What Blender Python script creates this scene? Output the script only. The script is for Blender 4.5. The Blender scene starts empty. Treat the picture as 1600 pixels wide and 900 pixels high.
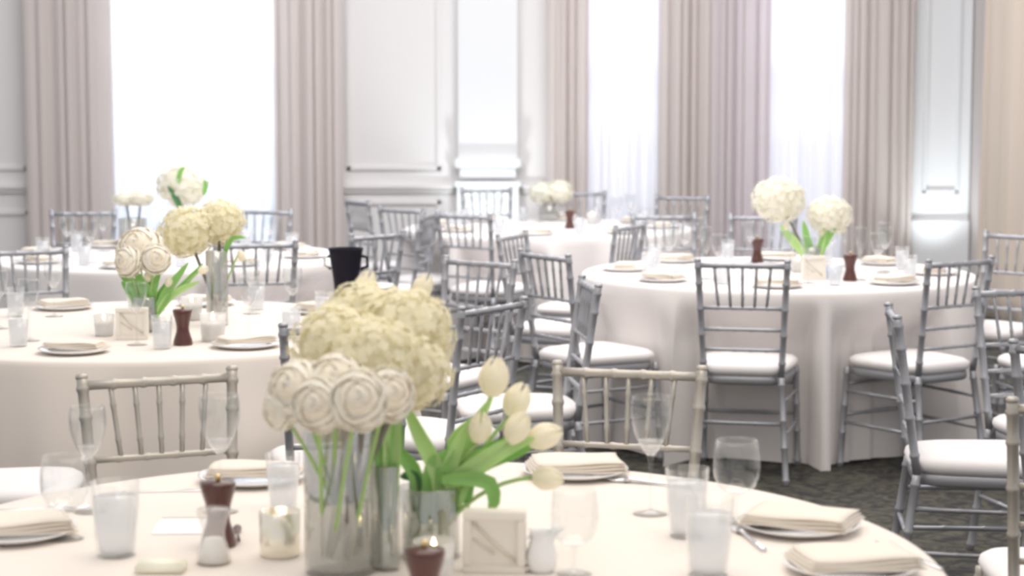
import bpy, bmesh, math, random
from mathutils import Vector, Matrix
S = bpy.context.scene
COL = S.collection
PI = math.pi
R = math.radians
random.seed(7)

# ------------------------------------------------------------------ camera
F, H, PITCH = 3000.0, 1.58, math.atan(296 / 3000.0)
cam = bpy.data.cameras.new('camera')
cam.sensor_width = 36.0
cam.lens = 36.0 * F / 1600.0
cam.clip_end = 200
cam.dof.use_dof = True
cam.dof.focus_distance = 5.3
cam.dof.aperture_fstop = 3.8
camo = bpy.data.objects.new('camera', cam)
camo.location = (0, 0, H)
camo.rotation_euler = (PI / 2 - PITCH, 0, 0)
COL.objects.link(camo)
S.camera = camo

# ------------------------------------------------------------------ world, lights, exposure
S.view_settings.view_transform = 'Standard'
S.view_settings.look = 'None'
S.view_settings.exposure = 0.07
S.view_settings.gamma = 1.0
S.view_settings.use_curve_mapping = False
S.cycles.filter_width = 3.4
S.cycles.max_bounces = 14
S.cycles.transparent_max_bounces = 24
S.cycles.transmission_bounces = 12
S.cycles.sample_clamp_indirect = 4.0
w = bpy.data.worlds.new('daylight'); S.world = w; w.use_nodes = True
wb = w.node_tree.nodes['Background']
wb.inputs[0].default_value = (0.96, 0.96, 0.985, 1)
wb.inputs[1].default_value = 0.68


def area(name, loc, target, size, size_y, power, color):
    l = bpy.data.lights.new(name, 'AREA'); l.shape = 'RECTANGLE'
    l.size = size; l.size_y = size_y; l.energy = power; l.color = color
    o = bpy.data.objects.new(name, l); o.location = loc
    d = Vector(target) - Vector(loc)
    o.rotation_euler = d.to_track_quat('-Z', 'Y').to_euler()
    COL.objects.link(o)
    return o


area('ceiling_light_near', (0.2, 3.6, 4.0), (0.2, 3.9, 0), 3.5, 2.5, 72, (1.0, 0.90, 0.78))
area('ceiling_light_middle', (0.6, 7.6, 4.0), (0.6, 7.8, 0), 4.0, 3.0, 118, (1.0, 0.94, 0.88))
area('ceiling_light_far', (0.0, 10.6, 4.0), (0.0, 12.2, 0), 5.0, 2.5, 170, (0.95, 0.96, 1.0))
area('window_daylight_left', (-2.4, 15.9, 2.2), (-2.2, 9.0, 0.4), 1.8, 2.6, 110, (0.86, 0.92, 1.0))
area('window_daylight_middle', (0.9, 15.9, 2.2), (0.6, 9.0, 0.4), 1.0, 2.6, 50, (0.93, 0.95, 1.0))
area('window_daylight_right', (2.2, 15.9, 2.2), (1.8, 9.0, 0.4), 1.2, 2.6, 50, (0.93, 0.95, 1.0))


# ------------------------------------------------------------------ helpers
def ray(px, py):
    cp, sp = math.cos(PITCH), math.sin(PITCH)
    a, b = (px - 800) / F, (py - 450) / F
    return Vector((a, cp - b * sp, -sp - b * cp))


def P(px, py, z=0.765):          # the point at height z seen at this place of the photograph
    d = ray(px, py); t = (z - H) / d.z
    return Vector((d.x * t, d.y * t, z))


def PD(px, py, D):               # the point at distance D seen at this place of the photograph
    d = ray(px, py); t = D / d.y
    return Vector((d.x * t, D, H + d.z * t))


def mat(name, col, rough=0.6, metal=0.0, sheen=0.0, bump=0.0, scale=60, var=0.0, trans=0.0, sss=0.0, coat=0.0):
    m = bpy.data.materials.new(name); m.use_nodes = True
    nt = m.node_tree; b = nt.nodes['Principled BSDF']
    b.inputs['Base Color'].default_value = (*col, 1)
    b.inputs['Roughness'].default_value = rough
    b.inputs['Metallic'].default_value = metal
    b.inputs['Sheen Weight'].default_value = sheen
    b.inputs['Coat Weight'].default_value = coat
    n = nt.nodes.new('ShaderNodeTexNoise'); n.inputs['Scale'].default_value = scale
    n.inputs['Detail'].default_value = 4
    tc = nt.nodes.new('ShaderNodeTexCoord'); nt.links.new(tc.outputs['Object'], n.inputs['Vector'])
    if var:
        mx = nt.nodes.new('ShaderNodeMix'); mx.data_type = 'RGBA'
        mx.inputs[6].default_value = (*[c * (1 - var) for c in col], 1)
        mx.inputs[7].default_value = (*[min(1, c * (1 + var)) for c in col], 1)
        nt.links.new(n.outputs['Fac'], mx.inputs[0]); nt.links.new(mx.outputs[2], b.inputs['Base Color'])
    if bump:
        bp = nt.nodes.new('ShaderNodeBump'); bp.inputs['Strength'].default_value = bump
        bp.inputs['Distance'].default_value = 0.01
        nt.links.new(n.outputs['Fac'], bp.inputs['Height']); nt.links.new(bp.outputs[0], b.inputs['Normal'])
    if trans:
        out = nt.nodes['Material Output']; t = nt.nodes.new('ShaderNodeBsdfTranslucent')
        t.inputs[0].default_value = (*col, 1)
        ms = nt.nodes.new('ShaderNodeMixShader'); ms.inputs[0].default_value = trans
        nt.links.new(b.outputs[0], ms.inputs[1]); nt.links.new(t.outputs[0], ms.inputs[2])
        nt.links.new(ms.outputs[0], out.inputs[0])
    return m


def thin_glass(name, tint=(0.97, 0.975, 0.975), milk=0.0, refl=1.0, base=0.035):
    m = bpy.data.materials.new(name); m.use_nodes = True
    nt = m.node_tree; nt.nodes.clear()
    out = nt.nodes.new('ShaderNodeOutputMaterial')
    tr = nt.nodes.new('ShaderNodeBsdfTransparent'); tr.inputs[0].default_value = (*tint, 1)
    gl = nt.nodes.new('ShaderNodeBsdfGlossy'); gl.inputs['Roughness'].default_value = 0.04
    gl.inputs[0].default_value = (1, 1, 1, 1)
    fr = nt.nodes.new('ShaderNodeLayerWeight'); fr.inputs[0].default_value = 0.5
    pw = nt.nodes.new('ShaderNodeMath'); pw.operation = 'POWER'; pw.inputs[1].default_value = 3.5
    nt.links.new(fr.outputs['Facing'], pw.inputs[0])
    mu = nt.nodes.new('ShaderNodeMath'); mu.operation = 'MULTIPLY_ADD'; mu.inputs[1].default_value = 0.6 * refl; mu.inputs[2].default_value = base * refl
    nt.links.new(pw.outputs[0], mu.inputs[0])
    mx = nt.nodes.new('ShaderNodeMixShader')
    nt.links.new(mu.outputs[0], mx.inputs[0]); nt.links.new(gl.outputs[0], mx.inputs[2])
    if milk:
        df = nt.nodes.new('ShaderNodeBsdfDiffuse'); df.inputs[0].default_value = (0.95, 0.94, 0.95, 1)
        tl = nt.nodes.new('ShaderNodeBsdfTranslucent'); tl.inputs[0].default_value = (0.93, 0.93, 0.95, 1)
        a = nt.nodes.new('ShaderNodeMixShader'); a.inputs[0].default_value = 0.5
        nt.links.new(df.outputs[0], a.inputs[1]); nt.links.new(tl.outputs[0], a.inputs[2])
        m2 = nt.nodes.new('ShaderNodeMixShader'); m2.inputs[0].default_value = milk
        nt.links.new(tr.outputs[0], m2.inputs[1]); nt.links.new(a.outputs[0], m2.inputs[2])
        nt.links.new(m2.outputs[0], mx.inputs[1])
    else:
        nt.links.new(tr.outputs[0], mx.inputs[1])
    nt.links.new(mx.outputs[0], out.inputs[0])
    return m


def glass(name, col=(1, 1, 1), ior=1.45, rough=0.0):
    m = bpy.data.materials.new(name); m.use_nodes = True
    nt = m.node_tree; nt.nodes.clear()
    out = nt.nodes.new('ShaderNodeOutputMaterial')
    g = nt.nodes.new('ShaderNodeBsdfGlass'); g.inputs['Color'].default_value = (*col, 1)
    g.inputs['IOR'].default_value = ior; g.inputs['Roughness'].default_value = rough
    nt.links.new(g.outputs[0], out.inputs[0])
    return m


def sheer_mat(name, col, clear, trans):
    m = bpy.data.materials.new(name); m.use_nodes = True
    nt = m.node_tree; nt.nodes.clear()
    out = nt.nodes.new('ShaderNodeOutputMaterial')
    d = nt.nodes.new('ShaderNodeBsdfDiffuse'); d.inputs[0].default_value = (*col, 1)
    t = nt.nodes.new('ShaderNodeBsdfTranslucent'); t.inputs[0].default_value = (*col, 1)
    a = nt.nodes.new('ShaderNodeMixShader'); a.inputs[0].default_value = trans
    nt.links.new(d.outputs[0], a.inputs[1]); nt.links.new(t.outputs[0], a.inputs[2])
    tp = nt.nodes.new('ShaderNodeBsdfTransparent')
    b = nt.nodes.new('ShaderNodeMixShader'); b.inputs[0].default_value = clear
    nt.links.new(a.outputs[0], b.inputs[1]); nt.links.new(tp.outputs[0], b.inputs[2])
    nt.links.new(b.outputs[0], out.inputs[0])
    return m


def carpet_mat():
    m = bpy.data.materials.new('dark_carpet'); m.use_nodes = True
    nt = m.node_tree; b = nt.nodes['Principled BSDF']; b.inputs['Roughness'].default_value = 0.95
    tc = nt.nodes.new('ShaderNodeTexCoord')
    n = nt.nodes.new('ShaderNodeTexNoise'); n.inputs['Scale'].default_value = 9; n.inputs['Detail'].default_value = 3
    n.inputs['Distortion'].default_value = 2.4
    v = nt.nodes.new('ShaderNodeTexVoronoi'); v.inputs['Scale'].default_value = 11
    nt.links.new(tc.outputs['Object'], n.inputs['Vector']); nt.links.new(n.outputs['Color'], v.inputs['Vector'])
    r = nt.nodes.new('ShaderNodeValToRGB')
    r.color_ramp.elements[0].position = 0.40; r.color_ramp.elements[0].color = (0.022, 0.02, 0.022, 1)
    r.color_ramp.elements[1].position = 0.62; r.color_ramp.elements[1].color = (0.085, 0.08, 0.06, 1)
    nt.links.new(n.outputs['Fac'], r.inputs[0])
    nt.links.new(r.outputs[0], b.inputs['Base Color'])
    return m


M = dict(
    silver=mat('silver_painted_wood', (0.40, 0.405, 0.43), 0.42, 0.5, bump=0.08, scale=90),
    silver_cloth_lit=mat('cloth_lit_silver_wood', (0.50, 0.465, 0.41), 0.42, 0.45, bump=0.08, scale=90),  # same silver paint, with warm reflection from the tablecloth put into its colour
    cushion=mat('ivory_cushion_fabric', (0.86, 0.82, 0.815), 0.9, sheen=0.2, bump=0.15, scale=250),
    cloth=mat('cream_table_linen', (0.83, 0.755, 0.685), 0.85, sheen=0.15, bump=0.06, scale=300),
    cloth_cool=mat('pale_table_linen', (0.82, 0.775, 0.755), 0.85, sheen=0.15, bump=0.06, scale=300),
    napkin=mat('ecru_napkin_linen', (0.84, 0.76, 0.66), 0.9, sheen=0.2, bump=0.1, scale=260),
    china=mat('white_china', (0.90, 0.89, 0.88), 0.15, coat=0.5),
    steel=mat('polished_cutlery_steel', (0.78, 0.78, 0.80), 0.12, 1.0),
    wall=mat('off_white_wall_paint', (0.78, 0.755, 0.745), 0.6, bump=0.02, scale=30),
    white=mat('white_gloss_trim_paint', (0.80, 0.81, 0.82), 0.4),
    taupe=mat('shaded_taupe_wall', (0.60, 0.55, 0.53), 0.7),  # shadow on the right wall put into a darker base colour
    curtain=mat('rose_taupe_curtain', (0.87, 0.815, 0.785), 0.8, sheen=0.3, bump=0.05, scale=200, trans=0.45),
    curtain_warm=mat('warm_beige_curtain', (0.84, 0.74, 0.64), 0.8, sheen=0.3, bump=0.05, scale=200, trans=0.25),
    sheer=sheer_mat('white_sheer_voile', (0.93, 0.95, 0.99), 0.20, 0.62),
    sheer_dense=sheer_mat('lilac_white_voile', (0.93, 0.93, 0.96), 0.05, 0.5),
    sheer_pink=sheer_mat('pinkish_voile', (0.90, 0.85, 0.86), 0.10, 0.5),
    carpet=carpet_mat(),
    hydr=mat('cream_green_petals', (0.96, 0.91, 0.72), 0.7, var=0.06, scale=3, trans=0.4),
    hydr_white=mat('creamy_white_petals', (0.95, 0.93, 0.84), 0.7, var=0.05, scale=3, trans=0.4),
    rose=mat('ivory_rose_petals', (1.0, 0.95, 0.84), 0.6, var=0.01, scale=20, trans=0.22),
    rose_heart=mat('peach_rose_heart', (1.0, 0.92, 0.77), 0.6, trans=0.22),
    tulip=mat('cream_tulip_petals', (0.97, 0.92, 0.76), 0.5, var=0.03, scale=3, trans=0.35),
    woody=mat('grey_brown_woody_stem', (0.20, 0.18, 0.15), 0.6),
    stem=mat('pale_green_stem', (0.42, 0.62, 0.22), 0.5, trans=0.15),
    leaf=mat('fresh_green_leaf', (0.36, 0.66, 0.20), 0.45, var=0.25, scale=14, trans=0.3),
    leaf_pale=mat('yellow_green_leaf', (0.60, 0.82, 0.36), 0.45, var=0.15, scale=14, trans=0.35),
    leaf_dark=mat('deep_green_leaf', (0.07, 0.20, 0.07), 0.45),
    glass=thin_glass('clear_thin_glass'),
    glass_milk=thin_glass('frosted_water_glass', milk=0.42),
    vase=thin_glass('clear_vase_glass', (0.80, 0.80, 0.78), 0.05, 1.0, base=0.26),
    water=thin_glass('still_water', (0.94, 0.97, 0.96), 0.06),
    iced=thin_glass('iced_water', (0.95, 0.96, 0.98), 0.5),
    wine=thin_glass('pale_glass_bowl_fill', (0.95, 0.93, 0.92), 0.25),
    brown=mat('dark_mahogany_wood', (0.085, 0.022, 0.016), 0.28, bump=0.05, scale=60, coat=0.4),
    brass=mat('brass_knob', (0.78, 0.60, 0.30), 0.25, 1.0),
    acrylic=thin_glass('clear_acrylic', (0.95, 0.93, 0.90), 0.25),
    salt=mat('white_salt', (0.93, 0.92, 0.90), 0.9),
    black=mat('black_matte_metal', (0.012, 0.010, 0.018), 0.55),
    dark_green=mat('dark_bottle_glass', (0.012, 0.022, 0.016), 0.12),
    box=mat('cream_painted_block', (0.84, 0.79, 0.71), 0.55, bump=0.05, scale=40),
    box_dark=mat('beige_block_panel', (0.72, 0.66, 0.56), 0.4),
    wax=mat('white_candle_wax', (0.95, 0.92, 0.86), 0.5, trans=0.3),
    mercury=mat('gold_flecked_mercury_glass', (0.93, 0.88, 0.76), 0.22, 0.55, var=0.07, scale=45),
    wick=mat('charred_wick', (0.05, 0.04, 0.04), 0.9),
    menu=mat('menu_card_paper', (0.92, 0.91, 0.93), 0.8),
    sage=mat('sage_band', (0.42, 0.45, 0.34), 0.8),
    yellow=mat('pale_yellow_packet', (0.93, 0.90, 0.74), 0.6),
    bluish=thin_glass('blue_tinted_glass', (0.70, 0.80, 0.97), 0.3),
)
M['black'].node_tree.nodes['Principled BSDF'].inputs['Specular IOR Level'].default_value = 0.12
fl = bpy.data.materials.new('candle_flame'); fl.use_nodes = True
fl.node_tree.nodes['Principled BSDF'].inputs['Emission Color'].default_value = (1, 0.75, 0.4, 1)
fl.node_tree.nodes['Principled BSDF'].inputs['Emission Strength'].default_value = 12
M['flame'] = fl
lampm = bpy.data.materials.new('uplight_lens'); lampm.use_nodes = True
lampm.node_tree.nodes['Principled BSDF'].inputs['Emission Color'].default_value = (0.9, 0.97, 1, 1)
lampm.node_tree.nodes['Principled BSDF'].inputs['Emission Strength'].default_value = 6
M['lens'] = lampm


def mesh_of(name, verts, faces, m, smooth=True, mats=None, idx=None):
    me = bpy.data.meshes.new(name)
    me.from_pydata([tuple(v) for v in verts], [], faces)
    me.materials.append(M[m] if isinstance(m, str) else m)
    for x in (mats or []):
        me.materials.append(M[x])
    if smooth:
        me.polygons.foreach_set('use_smooth', [True] * len(me.polygons))
    if idx:
        for p, i in zip(me.polygons, idx):
            p.material_index = i
    me.update()
    return me


def obj(name, me, parent=None, loc=(0, 0, 0), rot=(0, 0, 0)):
    o = bpy.data.objects.new(name, me); COL.objects.link(o)
    o.location = loc; o.rotation_euler = rot
    if parent: o.parent = parent
    return o


class G:                          # collects verts and faces of one mesh
    def __init__(s): s.v = []; s.f = []; s.i = []

    def add(s, vs, fs, mi=0):
        n = len(s.v); s.v += [Vector(v) for v in vs]; s.f += [tuple(a + n for a in f) for f in fs]
        s.i += [mi] * len(fs); return s

    def box(s, x0, x1, y0, y1, z0, z1, bev=0.0):
        bm = bmesh.new(); bmesh.ops.create_cube(bm, size=1)
        for v in bm.verts:
            v.co = Vector(((x0 + x1) / 2 + v.co.x * (x1 - x0), (y0 + y1) / 2 + v.co.y * (y1 - y0), (z0 + z1) / 2 + v.co.z * (z1 - z0)))
        if bev:
            bmesh.ops.bevel(bm, geom=bm.edges[:], offset=bev, segments=2, affect='EDGES')
        bm.verts.index_update()
        s.add([v.co.copy() for v in bm.verts], [[v.index for v in f.verts] for f in bm.faces]); bm.free(); return s

    def tube(s, pts, rad, n=8, mi=0):
        pts = [Vector(p) for p in pts]
        if not isinstance(rad, (list, tuple)): rad = [rad] * len(pts)
        vs = []; fs = []
        for k, p in enumerate(pts):
            t = (pts[min(k + 1, len(pts) - 1)] - pts[max(k - 1, 0)])
            if t.length < 1e-9: t = Vector((0, 0, 1))
            t.normalize()
            a = t.cross(Vector((0, 1, 0)) if abs(t.y) < 0.9 else Vector((1, 0, 0))).normalized(); b = t.cross(a)
            for j in range(n):
                c = 2 * PI * j / n
                vs.append(p + (a * math.cos(c) + b * math.sin(c)) * rad[k])
        for k in range(len(pts) - 1):
            for j in range(n):
                fs.append((k * n + j, k * n + (j + 1) % n, (k + 1) * n + (j + 1) % n, (k + 1) * n + j))
        fs.append(tuple(range(n - 1, -1, -1))); fs.append(tuple((len(pts) - 1) * n + j for j in range(n)))
        return s.add(vs, fs, mi)

    def bamboo(s, a, b, r, nodes, n=8):      # a straight turned rod with bamboo rings
        a, b = Vector(a), Vector(b); L = (b - a).length; pts = []; rad = []
        st = [(0, 1.0)]
        for t in nodes:
            d = 0.006 / L
            st += [(t - 1.6 * d, 0.96), (t - d * .7, 1.14), (t, 1.18), (t + d * .7, 1.14), (t + 1.6 * d, 0.96)]
        st.append((1, 1.0))
        for t, q in st:
            pts.append(a.lerp(b, t)); rad.append(r * q)
        return s.tube(pts, rad, n)

    def lathe(s, prof, n=28, c=(0, 0, 0), mi=0, closed=False):
        vs = []; fs = []
        for r, z in prof:
            for j in range(n):
                a = 2 * PI * j / n; vs.append((c[0] + r * math.cos(a), c[1] + r * math.sin(a), c[2] + z))
        m = len(prof); last = m if closed else m - 1
        for k in range(last):
            k2 = (k + 1) % m
            for j in range(n):
                fs.append((k * n + j, k * n + (j + 1) % n, k2 * n + (j + 1) % n, k2 * n + j))
        if not closed:
            if prof[0][0] > 1e-5: fs.append(tuple(range(n - 1, -1, -1)))
            if prof[-1][0] > 1e-5: fs.append(tuple((m - 1) * n + j for j in range(n)))
        return s.add(vs, fs, mi)

    def me(s, name, m, smooth=True, mats=None):
        return mesh_of(name, s.v, s.f, m, smooth, mats, s.i if mats else None)


def tag(o, label, cat, group=None):
    o['label'] = label; o['category'] = cat
    if group: o['group'] = group
    return o


def empty(name, loc=(0, 0, 0), rz=0):
    o = bpy.data.objects.new(name, None); COL.objects.link(o); o.location = loc; o.rotation_euler = (0, 0, rz)
    o.empty_display_size = 0.05
    return o


def struct(name, me, parent=None, kind=True):
    o = obj(name, me, parent)
    if parent is None: o['kind'] = 'structure'
    return o


class Proto:                      # a thing built once; later calls copy the thing with its parts
    def __init__(s, name, parts):     # parts: list of (part name, mesh, subparts)
        s.name, s.parts, s.root = name, parts, None

    def __call__(s, loc, rz, label, cat, group=None, scale=1.0, rot=None, swap=None):
        if s.root is None:
            r = empty(s.name, loc, rz); s.root = r
            for pn, me, subs in s.parts:
                p = obj(pn, me, r)
                for sn, sm in subs: obj(sn, sm, p)
        else:
            r = s.root.copy(); COL.objects.link(r)
            if 'group' in r: del r['group']
            for ch in s.root.children:
                c = ch.copy(); COL.objects.link(c); c.parent = r
                for g in ch.children:
                    d = g.copy(); COL.objects.link(d); d.parent = c
        r.location = loc; r.rotation_euler = rot if rot else (0, 0, rz); r.scale = (scale,) * 3
        tag(r, label, cat, group)
        return r


# ------------------------------------------------------------------ setting
WY = 14.8                                   # back wall
struct('floor', G().box(-7, 4.2, -2, 15.2, -0.1, 0.0).me('floor', 'carpet', False))
WZ = 3.9
wins = [(-3.05, -1.77), (0.57, 1.16), (1.80, 2.64)]
g = G(); x = -7.0
for a, b in wins:
    g.box(x, a, WY, WY + 0.22, 0, WZ); x = b
g.box(x, 3.51, WY, WY + 0.22, 0, WZ)
for a, b in wins:
    g.box(a, b, WY, WY + 0.22, 3.3, WZ); g.box(a, b, WY, WY + 0.22, 0, 0.25)
struct('wall_back', g.me('wall_back', 'wall', False))
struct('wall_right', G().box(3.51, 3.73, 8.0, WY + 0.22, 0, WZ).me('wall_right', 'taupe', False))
for k, (a, b) in enumerate(wins):
    wo = struct('window_%d' % (k + 1), None) if False else None
    g = G(); t = 0.05; y0, y1 = WY + 0.10, WY + 0.15
    g.box(a, a + t, y0, y1, 0.25, 3.3); g.box(b - t, b, y0, y1, 0.25, 3.3)
    g.box(a, b, y0, y1, 0.25, 0.32); g.box(a, b, y0, y1, 3.23, 3.3); g.box(a, b, y0 - 0.01, y1 + 0.01, 1.72, 1.79)
    nm = 3 if k == 0 else 2
    for j in range(1, nm):
        xx = a + (b - a) * j / nm; g.box(xx - 0.012, xx + 0.012, y0 + 0.01, y1 - 0.01, 0.3, 3.25)
    for z in (0.8, 1.26, 2.25, 2.74): g.box(a, b, y0 + 0.01, y1 - 0.01, z - 0.012, z + 0.012)
    wn = struct('window_%d' % (k + 1), g.me('window_frame', 'white', False))
    obj('window_pane', G().box(a + t, b - t, y0 + 0.022, y0 + 0.028, 0.3, 3.25).me('window_pane', 'glass', False), wn)
    obj('window_sill', G().box(a - 0.03, b + 0.03, WY - 0.04, WY + 0.1, 0.22, 0.25).me('window_sill', 'white', False), wn)

# mouldings on the back wall
tn = [0]


def trim(g, m='wall'):
    tn[0] += 1
    return struct('trim_%d' % tn[0], g.me('trim', m, False))


def frame(x0, x1, z0, z1, w_=0.035, d=0.022):
    g = G(); y0, y1 = WY - d, WY
    g.box(x0, x0 + w_, y0, y1, z0, z1, 0.005); g.box(x1 - w_, x1, y0, y1, z0, z1, 0.005)
    g.box(x0, x1, y0, y1, z0, z0 + w_, 0.005); g.box(x0, x1, y0, y1, z1 - w_, z1, 0.005)
    return g


PX1, PX2 = (-0.44, 0.07), (3.05, 3.50)
for a, b in ((-7, -3.62), (-1.36, PX1[0]), (PX1[1], 0.34)):
    g = G(); g.box(a, b, WY - 0.05, WY, 0.885, 0.925, 0.008); g.box(a, b, WY - 0.028, WY, 0.855, 0.885, 0.006)
    trim(g)
trim(frame(-1.27, -0.545, 1.03, 3.3)); trim(frame(-1.27, -0.545, 0.2, 0.80))
trim(frame(-4.75, -3.72, 1.03, 3.3)); trim(frame(-4.75, -3.72, 0.2, 0.72))
for k, (a, b) in enumerate(((-7, -3.05), (-1.77, PX1[0]), (PX1[1], 0.57), (1.16, 1.8), (2.64, PX2[0]))):
    o = struct('baseboard_back' if k == 0 else 'baseboard_back.%03d' % k, G().box(a, b, WY - 0.03, WY, 0, 0.14, 0.006).me('baseboard', 'white', False))
# pilasters with plinth and ledge
g = G(); a, b = PX1
g.box(a + 0.03, b - 0.03, WY - 0.10, WY, 1.13, WZ); g.box(a, b, WY - 0.16, WY, 1.05, 1.13, 0.012)
g.box(a + 0.04, b - 0.04, WY - 0.12, WY, 0.97, 1.05); g.box(a, b, WY - 0.15, WY, 0.90, 0.955, 0.01); g.box(a + 0.02, b - 0.02, WY - 0.13, WY, 0, 0.90)
trim(g, 'white')
g = G(); a, b = PX2
g.box(a, b, WY - 0.10, WY, 0.66, WZ); g.box(a - 0.03, b, WY - 0.15, WY, 0, 0.66, 0.01)
for x0, x1, z0, z1 in ((a + 0.09, a + 0.115, 0.86, 3.5), (b - 0.115, b - 0.09, 0.86, 3.5), (a + 0.09, b - 0.09, 0.86, 0.885)):
    g.box(x0, x1, WY - 0.125, WY - 0.10, z0, z1, 0.004)
trim(g, 'white')


# ------------------------------------------------------------------ curtains
def drape(x0, x1, y, z0, z1, folds, amp, m, seed, along='x', pinch=0.0):
    rn = random.Random(seed); nx = folds * 10; nz = 14; vs = []; fs = []
    ph = rn.uniform(0, 6); w2 = [rn.uniform(0.7, 1.3) for _ in range(4)]
    for k in range(nz + 1):
        z = z1 + (z0 - z1) * k / nz
        for i in range(nx + 1):
            u = i / nx
            uu = u + 0.030 * math.sin(9 * u + ph) + 0.018 * math.sin(23 * u + 2 * ph)
            q = math.sin(2 * PI * folds * uu + ph) + 0.75 * math.sin(2 * PI * folds * 0.37 * w2[0] * u + 1 + k * 0.03)
            d = amp * q * (0.75 + 0.25 * k / nz)
            sx = x0 + (x1 - x0) * (0.5 + (u - 0.5) * (1 + pinch * (k / nz - 0.5)))
            vs.append((sx + 0.25 * amp * math.cos(2 * PI * folds * uu * 1 + ph), y + d, z) if along == 'x' else (y + d, sx, z))
    for k in range(nz):
        for i in range(nx):
            a = k * (nx + 1) + i; fs.append((a, a + 1, a + nx + 2, a + nx + 1))
    me = mesh_of('drape', vs, fs, m)
    return me


def rod(g, x0, x1, y, z):
    g.tube([(x0, y, z), (x1, y, z)], 0.014, 10)


def curtain(label, m, *a, name='curtain', grp=None, **k):
    me = drape(*a, m=m, **k)
    o = obj(name, me); sol = o.modifiers.new('thickness', 'SOLIDIFY'); sol.thickness = 0.003
    return tag(o, label, 'curtain', grp)


Z0, Z1 = 0.02, 3.55
curtain('rose beige curtain at the far left of the bright left window', 'curtain', -3.69, -3.03, WY - 0.20, Z0, Z1, folds=7, amp=0.026, seed=1)
curtain('rose beige curtain on the right edge of the bright left window', 'curtain', -1.80, -1.29, WY - 0.20, Z0, Z1, folds=6, amp=0.026, seed=2)
curtain('narrow rose curtain between the lit pilaster and the middle window', 'curtain', 0.27, 0.57, WY - 0.20, Z0, Z1, folds=4, amp=0.03, seed=3)
curtain('pinkish curtain hanging on the right side of the middle window', 'curtain', 1.12, 1.50, WY - 0.20, Z0, Z1, folds=5, amp=0.03, seed=4)
curtain('pale pinkish voile curtain left of the right window, behind the tall round flowers', 'sheer_pink', 1.50, 1.96, WY - 0.19, Z0, Z1, folds=6, amp=0.025, seed=5)
curtain('mauve curtain between the right window and the white corner pilaster', 'curtain', 2.52, 3.04, WY - 0.20, Z0, Z1, folds=7, amp=0.026, seed=6)
curtain('warm beige curtain on the right side wall at the picture edge', 'curtain_warm', 12.0, 14.0, 3.43, Z0, Z1, folds=15, amp=0.035, seed=7, along='y', pinch=0.07)
curtain('bright white sheer across the large left window', 'sheer', -3.10, -1.72, WY - 0.08, Z0, Z1, folds=16, amp=0.016, seed=8, name='sheer_curtain')
curtain('bluish white sheer across the narrow middle window', 'sheer_dense', 0.52, 1.20, WY - 0.08, Z0, Z1, folds=8, amp=0.018, seed=9, name='sheer_curtain')
curtain('lilac white sheer across the right window', 'sheer_dense', 1.72, 2.72, WY - 0.08, Z0, Z1, folds=11, amp=0.018, seed=10, name='sheer_curtain')
for lab, a, b in (('curtain rod above the left window', -3.8, -1.2), ('curtain rod above the middle and right windows', 0.2, 3.03)):
    g = G(); rod(g, a, b, WY - 0.20, Z1 + 0.03); tag(obj('curtain_rod', g.me('rod', 'steel')), lab, 'curtain rod')


# uplights washing the pilasters
def uplight(x, y, label, power):
    r = empty('uplight', (x, y, 0)); tag(r, label, 'uplight')
    obj('housing', G().lathe([(0.05, 0), (0.055, 0.01), (0.06, 0.10), (0.052, 0.115), (0.048, 0.10), (0.0, 0.10)], 20).me('housing', 'black'), r)
    obj('lens', G().lathe([(0.0, 0.102), (0.046, 0.102), (0.046, 0.106), (0.0, 0.106)], 20).me('lens', 'lens'), r)
    l = bpy.data.lights.new('uplight_lamp', 'SPOT'); l.energy = power; l.color = (0.88, 0.97, 1.0)
    l.spot_size = R(75); l.spot_blend = 1.0; l.shadow_soft_size = 0.06
    o = bpy.data.objects.new('uplight_lamp', l); COL.objects.link(o); o.parent = r; o.location = (0, 0, 0.16)
    o.rotation_euler = (Vector((0, WY - 0.1 - y, 1.25)).to_track_quat('-Z', 'Y')).to_euler()


uplight(-0.185, WY - 0.62, 'small floor uplight washing the pilaster beside the panelled wall', 42)
uplight(3.22, WY - 0.62, 'small floor uplight washing the corner pilaster', 38)

# ------------------------------------------------------------------ tables under floor-length cloths
TZ = 0.765


SEATS = []                       # chair footprints (x, y, heading), filled as the chairs are placed


def seat_limit(cx, cy, p, r):     # how far out the cloth can hang at this angle before it meets a chair
    best = None
    for sx, sy, h in SEATS:
        if math.hypot(sx - cx, sy - cy) > 1.6: continue
        for dp in (-0.05, -0.025, 0, 0.025, 0.05):
            k = 0.0
            for i in range(30):
                d = 0.55 + i * 0.022
                x, y = cx + d * math.cos(p + dp) - sx, cy + d * math.sin(p + dp) - sy
                lx, ly = x * math.cos(h) + y * math.sin(h), -x * math.sin(h) + y * math.cos(h)
                if abs(lx) < 0.225 and abs(ly) < 0.245:
                    if best is None or d - 0.01 < best: best = d - 0.01
                    break
    return best


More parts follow.
